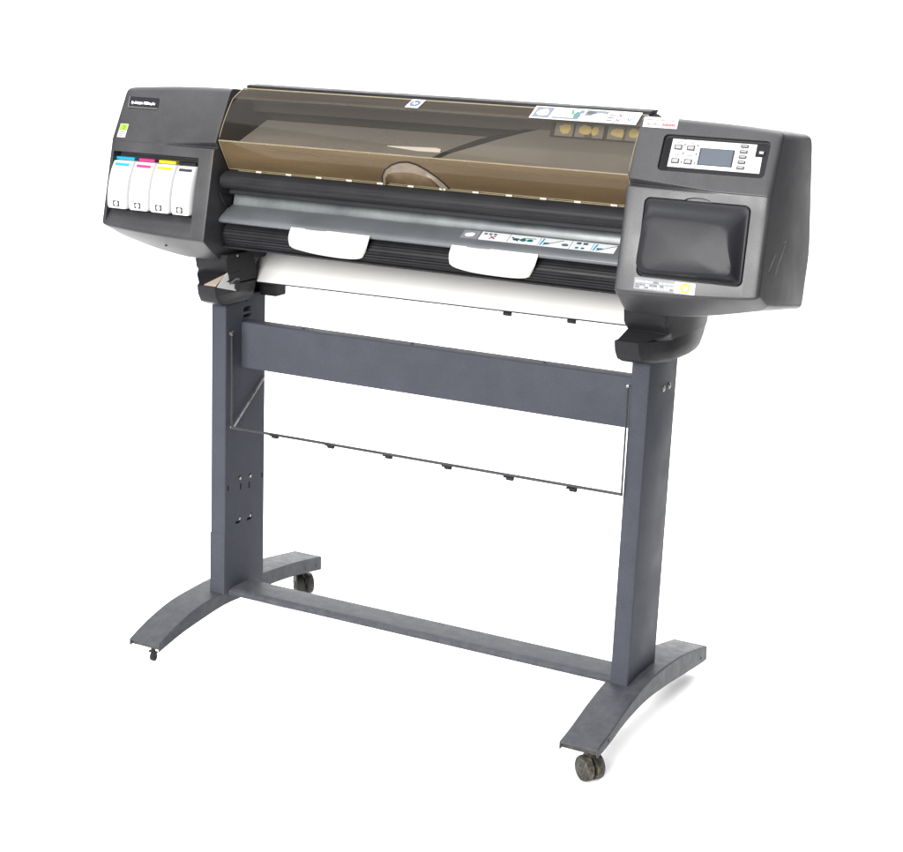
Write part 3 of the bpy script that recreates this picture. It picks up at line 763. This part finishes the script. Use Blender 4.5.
# end stops inside the open channel ends
def endplug(par, x0, x1, y, z0, z1):
    mb = MB(); mb.box(x0, x1, y, y + 0.004, z0, z1, 'caster'); build('end_plug', mb, par, bevel=0.001)
endplug(rf, 0.5135, 0.5955, -0.346, 0.069, 0.0790)
endplug(lf, -0.6245, -0.5425, -0.386, 0.075, 0.0840)
endplug(rf, 0.5135, 0.5955, 0.3425, 0.047, 0.073)
def rivet(par, x, y, z):
    mb = MB(); mb.lathe((x, y, z), (1, 0, 0), [(-0.002, 0.0040), (0.0008, 0.0040), (0.0016, 0.0026)], 'rod', 12); build('rivet', mb, par)
rivet(lf, -0.538, -0.330, 0.096); rivet(lf, -0.538, 0.255, 0.092); rivet(lf, -0.538, 0.31, 0.083)
rivet(rf, 0.600, -0.290, 0.082); rivet(rf, 0.600, 0.305, 0.062)

def caster(par, x, y, ztop, rot, R=0.0285, tread='rubber'):
    mb = MB(); a = math.radians(rot); ax = Vector((math.cos(a), math.sin(a), 0))
    c = Vector((x, y, R))
    for s in (-1, 1):
        cc = c + ax * s * 0.0035
        mb.lathe(cc, ax * s, [(0, R * 0.6), (0.0005, R * 0.93), (0.003, R), (0.015, R), (0.0185, R * 0.95)], tread, 32)
        mb.lathe(cc, ax * s, [(0.0180, R * 0.955), (0.0205, R * 0.86), (0.0186, R * 0.80), (0.0180, R * 0.60), (0.0198, R * 0.55), (0.0215, R * 0.34), (0.0240, R * 0.28), (0.0242, 0.001)], 'caster', 32)
    mb.lathe(c - ax * 0.004, ax, [(0, R * 0.55), (0.008, R * 0.55)], 'caster', 20)
    # hood and stem
    fwd = Vector((-ax.y, ax.x, 0)); rings = []
    for k in range(9):
        t = math.radians(20 + 140 * k / 8)
        p = c + fwd * math.cos(t) * (R * 1.02) + Vector((0, 0, 1)) * math.sin(t) * (R * 1.05)
        q = c + fwd * math.cos(t) * (R * 1.14) + Vector((0, 0, 1)) * math.sin(t) * (R * 1.17)
        rings.append([tuple(p - ax * 0.003), tuple(p + ax * 0.003), tuple(q + ax * 0.003), tuple(q - ax * 0.003)])
    mb.loft(rings, 'caster')
    mb.lathe((x, y, 2 * R), (0, 0, 1), [(-0.002, 0.011), (0.004, 0.011), (0.005, 0.006), (ztop - 2 * R, 0.006)], 'caster', 16)
    return build('caster', mb, par, sharp=32)
caster(rf, 0.572, -0.322, 0.078, 55)
caster(lf, -0.573, 0.300, 0.080, 50, tread='caster')
mb = MB()     # bare caster stem on the near end of the other foot
mb.tube([(-0.565, -0.380, 0.082), (-0.565, -0.380, 0.066)], 0.0055, 'black', 10)
mb.box(-0.5770, -0.553, -0.384, -0.376, 0.0625, 0.0665, 'black')
mb.prism_x(round_poly([(-0.386, 0.064), (-0.374, 0.064), (-0.371, 0.050), (-0.377, 0.041), (-0.388, 0.044), (-0.391, 0.055)], 0.004, 2), -0.5685, -0.5585, 'black')
build('caster_stem', mb, lf, bevel=0.001)

# catch rail wires between the posts
mb = MB(); mb.tube([(-0.514, -0.134, 0.5825), (-0.30, -0.137, 0.5850), (0.0, -0.138, 0.5865), (0.541, -0.136, 0.5885)], 0.0036, 'rod', 10)
rail = build('catch_rail', mb, printer)
for x in (-0.379, -0.217, -0.055, 0.105, 0.266, 0.424):
    mb = MB(); mb.prism_x(round_poly([(-0.143, 0.5840), (-0.133, 0.5840), (-0.134, 0.5765), (-0.142, 0.5755)], 0.002, 2), x - 0.010, x + 0.008, 'black')
    mb.prism_x([(-0.141, 0.5845), (-0.135, 0.5845), (-0.135, 0.580), (-0.141, 0.580)], x - 0.018, x + 0.009, 'black'); build('rail_clip', mb, rail, bevel=0.0015)
mb = MB(); mb.tube([(-0.527, -0.118, 0.815), (-0.524, -0.119, 0.70), (-0.522, -0.122, 0.580)], 0.0028, 'rod', 8)
mb.lathe((-0.530, -0.118, 0.818), (1, 0, 0), [(0, 0.006), (0.006, 0.006), (0.0075, 0.004)], 'bare', 14); build('rail_hanger', mb, rail)
mb = MB(); mb.tube([(-0.527, 0.026, 0.680), (-0.522, -0.112, 0.579), (-0.514, -0.134, 0.5825)], 0.0030, 'bare', 8); build('rail_brace', mb, rail)
mb = MB(); mb.tube([(0.5425, -0.1375, 0.834), (0.5405, -0.136, 0.70), (0.5385, -0.1345, 0.589)], 0.0024, 'rod', 8)
mb.lathe((0.5400, -0.1375, 0.836), (1, 0, 0), [(0, 0.0045), (0.005, 0.0045), (0.006, 0.003)], 'bare', 12); build('rail_hanger', mb, rail)

# ------------------------------------------------------------------ ink cartridges in the bay
def cartridge(x0, x1, stripe, name_col):
    o = thing('ink_cartridge', 'white ink cartridge with a %s stripe at its top, standing in the left bay' % name_col, 'ink cartridge', ((x0 + x1) / 2, -0.19, 1.117), 'ink cartridges in the left bay')
    w = (x1 - x0) / 2
    front = [(-0.2205, 1.1165), (-0.2225, 1.135), (-0.2215, 1.155), (-0.2175, 1.178), (-0.2105, 1.202), (-0.1990, 1.2250), (-0.1925, 1.2345)]
    mb = MB(); rings = []
    for k in range(25):
        t = k / 24 * (len(front) - 1); i = min(int(t), len(front) - 2); f = t - i
        tab_y = [(j, p[0]) for j, p in enumerate(front)]; tab_z = [(j, p[1]) for j, p in enumerate(front)]
        y, z = curve(tab_y, t), curve(tab_z, t)
        ww = w - (0.003 if k in (0, 24) else 0.0008 if k in (1, 23) else 0)
        dz = 0.0012 if k == 0 else -0.0012 if k == 24 else 0
        rings.append([(-ww + 0.0025, y + 0.19, z - 1.117 + dz), (ww - 0.0025, y + 0.19, z - 1.117 + dz), (ww, y + 0.1925, z - 1.117 + dz), (ww, y + 0.214, z - 1.117 + dz), (-ww, y + 0.214, z - 1.117 + dz), (-ww, y + 0.1925, z - 1.117 + dz)])
    mb.loft(rings, 'white')
    body = build('shell', mb, o, sharp=50)
    mb = MB()
    yy = lambda z: curve(sorted([(p[1], p[0]) for p in front]), z)
    F2 = Frame(yy(1.2215) + 0.19, 1.2215 - 1.117, yy(1.2275) + 0.19, 1.2275 - 1.117)
    F2.rect(mb, -w + 0.008, 0, w - 0.006, 0.0075, -0.001, 0.0008, stripe, r=0.0015)
    build('stripe', mb, o)
    mb = MB()
    F3 = Frame(yy(1.122) + 0.19, 0.005, yy(1.1365) + 0.19, 0.0195)
    F3.rect(mb, -0.0098, 0.0005, 0.0092, 0.0150, -0.001, 0.0007, 'ink', r=0.0015)
    F3.disc(mb, -0.0003, 0.0078, 0.0060, 0.0007, 0.0010, 'white', 22)
    F3.text(mb, 'hp', -0.0050, 0.0052, 0.0110, 0.0010, 'ink', 0.0001, shear=0.25, sx=0.85)
    build('emblem', mb, o)
    return o
cartridge(-0.8315, -0.7730, 'cyan', 'cyan')
cartridge(-0.7650, -0.7075, 'magenta', 'magenta')
cartridge(-0.7005, -0.6435, 'yellow', 'yellow')
cartridge(-0.6355, -0.5825, 'ink', 'black')

# ------------------------------------------------------------------ paper flaps over the roller
def flap(xl, xr, bottom, label):
    mb = MB(); nx, nz = 26, 12; grid = []
    for i in range(nx + 1):
        t = i / nx; col = []
        zb = curve(bottom, t)
        for j in range(nz + 1):
            s = j / nz; z = lerp(1.1095, zb, s)
            # clings to the roller, bellying out a little
            dz = z - 1.074
            y = -0.1675 - 0.006 * math.sin(math.pi * min(1, s * 1.05)) + 0.30 * max(0, 1.074 - z) ** 1.5 * 3 + 0.0012 * math.sin(5 * t + 2 * s)
            x = lerp(xl - 0.006 * math.sin(math.pi * .5 * s), xr - 0.014 * s * s, t)
            col.append((x, y, z))
        grid.append(col)
    back = [[(x, y + 0.0012, z) for x, y, z in c] for c in grid]
    rings = [g + b[::-1] for g, b in zip(grid, back)]
    mb.loft(rings, 'paper')
    o = build('paper_flap', mb, None, sharp=60)
    tag(o, label, 'paper', 'paper flaps over the ribbed roller')
    return o
flap(-0.322, -0.104, [(0, 1.065), (0.03, 1.0605), (0.10, 1.0570), (0.30, 1.0520), (0.60, 1.0485), (0.82, 1.0490), (0.94, 1.0530), (0.98, 1.058), (1.0, 1.067)], 'white paper flap over the ribbed roller, on the side of the ink cartridges')
flap(0.111, 0.327, [(0, 1.066), (0.03, 1.0610), (0.10, 1.0565), (0.28, 1.0515), (0.55, 1.0495), (0.82, 1.0500), (0.94, 1.0540), (0.98, 1.059), (1.0, 1.068)], 'white paper flap over the ribbed roller, on the side of the control panel')

# ------------------------------------------------------------------ white studio sweep
# the sweep runs out towards the camera and is 4.8 m wide
FC = Vector((1.841, -3.436, 0)); FD = Vector((-0.4513, 0.8924, 0)); FR = Vector((0.8924, 0.4513, 0))
mb = MB(); pr = [(2.55, 0.0), (3.4, 0.0), (4.9, 0.0)]
for k in range(1, 13):
    a = math.radians(90 * k / 12); pr.append((4.9 + 1.1 * math.sin(a), 1.1 - 1.1 * math.cos(a)))
pr.append((6.0, 3.6))
mb.loft([[tuple(FC + FD * d + FR * q + Vector((0, 0, z))) for d, z in pr] for q in (-2.7, 0, 2.4)], 'floor', closed=False, caps=False)
floor = build('floor', mb, None, sharp=80)
floor['kind'] = 'structure'; floor['label'] = 'seamless white studio floor'
me = floor.data
if me.polygons[0].normal.z < 0: me.flip_normals()

# ------------------------------------------------------------------ light
w = D.worlds.new('World'); sc.world = w; w.use_nodes = True
bg = w.node_tree.nodes['Background']; bg.inputs[0].default_value = (0.97, 0.985, 1.0, 1); bg.inputs[1].default_value = 0.35
def area(name, loc, target, size, power, col=(1, 1, 1), sy=None):
    l = D.lights.new(name, 'AREA'); l.energy = power; l.color = col; l.size = size
    if sy: l.shape = 'RECTANGLE'; l.size_y = sy
    o = D.objects.new(name, l); COL.objects.link(o); o.location = loc
    d = Vector(target) - Vector(loc); o.rotation_euler = d.to_track_quat('-Z', 'Y').to_euler()
    return o
area('overhead_fill', (-0.6, 0.0, 6.0), (-0.2, 0.3, 0), 10.0, 900)  # added unseen lamp, whitens the floor and softens shadows
area('front_softbox', (-0.1, -6.4, 2.7), (0, 0, 0.8), 5.0, 1250, (1, 0.99, 0.97), sy=2.4)
area('backdrop_fill', (0, 1.8, 6.0), (0, 4.4, 1.8), 8.0, 420, sy=2.0)  # added unseen lamp that brightens the backdrop

# ------------------------------------------------------------------ camera
cam = D.cameras.new('Camera'); co = D.objects.new('Camera', cam); COL.objects.link(co)
cam.sensor_width = 36; cam.lens = 1654.07 / 903 * 36
cam.shift_x = (451.5 - 480.356) / 903; cam.shift_y = (298.113 - 426) / 903
yaw, pitch, roll = 0.4682, -0.1789, 0.0349
f = Vector((-math.sin(yaw) * math.cos(pitch), math.cos(yaw) * math.cos(pitch), math.sin(pitch)))
r = Vector((math.cos(yaw), math.sin(yaw), 0)); u = r.cross(f)
r2 = r * math.cos(roll) + u * math.sin(roll); u2 = -r * math.sin(roll) + u * math.cos(roll)
co.matrix_world = Matrix(((r2.x, u2.x, -f.x, 1.8407), (r2.y, u2.y, -f.y, -3.4362), (r2.z, u2.z, -f.z, 1.6582), (0, 0, 0, 1)))
cam.clip_start = 0.05; cam.clip_end = 200
sc.camera = co
sc.view_settings.view_transform = 'Standard'; sc.view_settings.look = 'None'
sc.view_settings.exposure = 0; sc.view_settings.gamma = 1
sc.render.engine = 'CYCLES'
sc.cycles.use_denoising = True
sc.cycles.max_bounces = 10; sc.cycles.transparent_max_bounces = 16
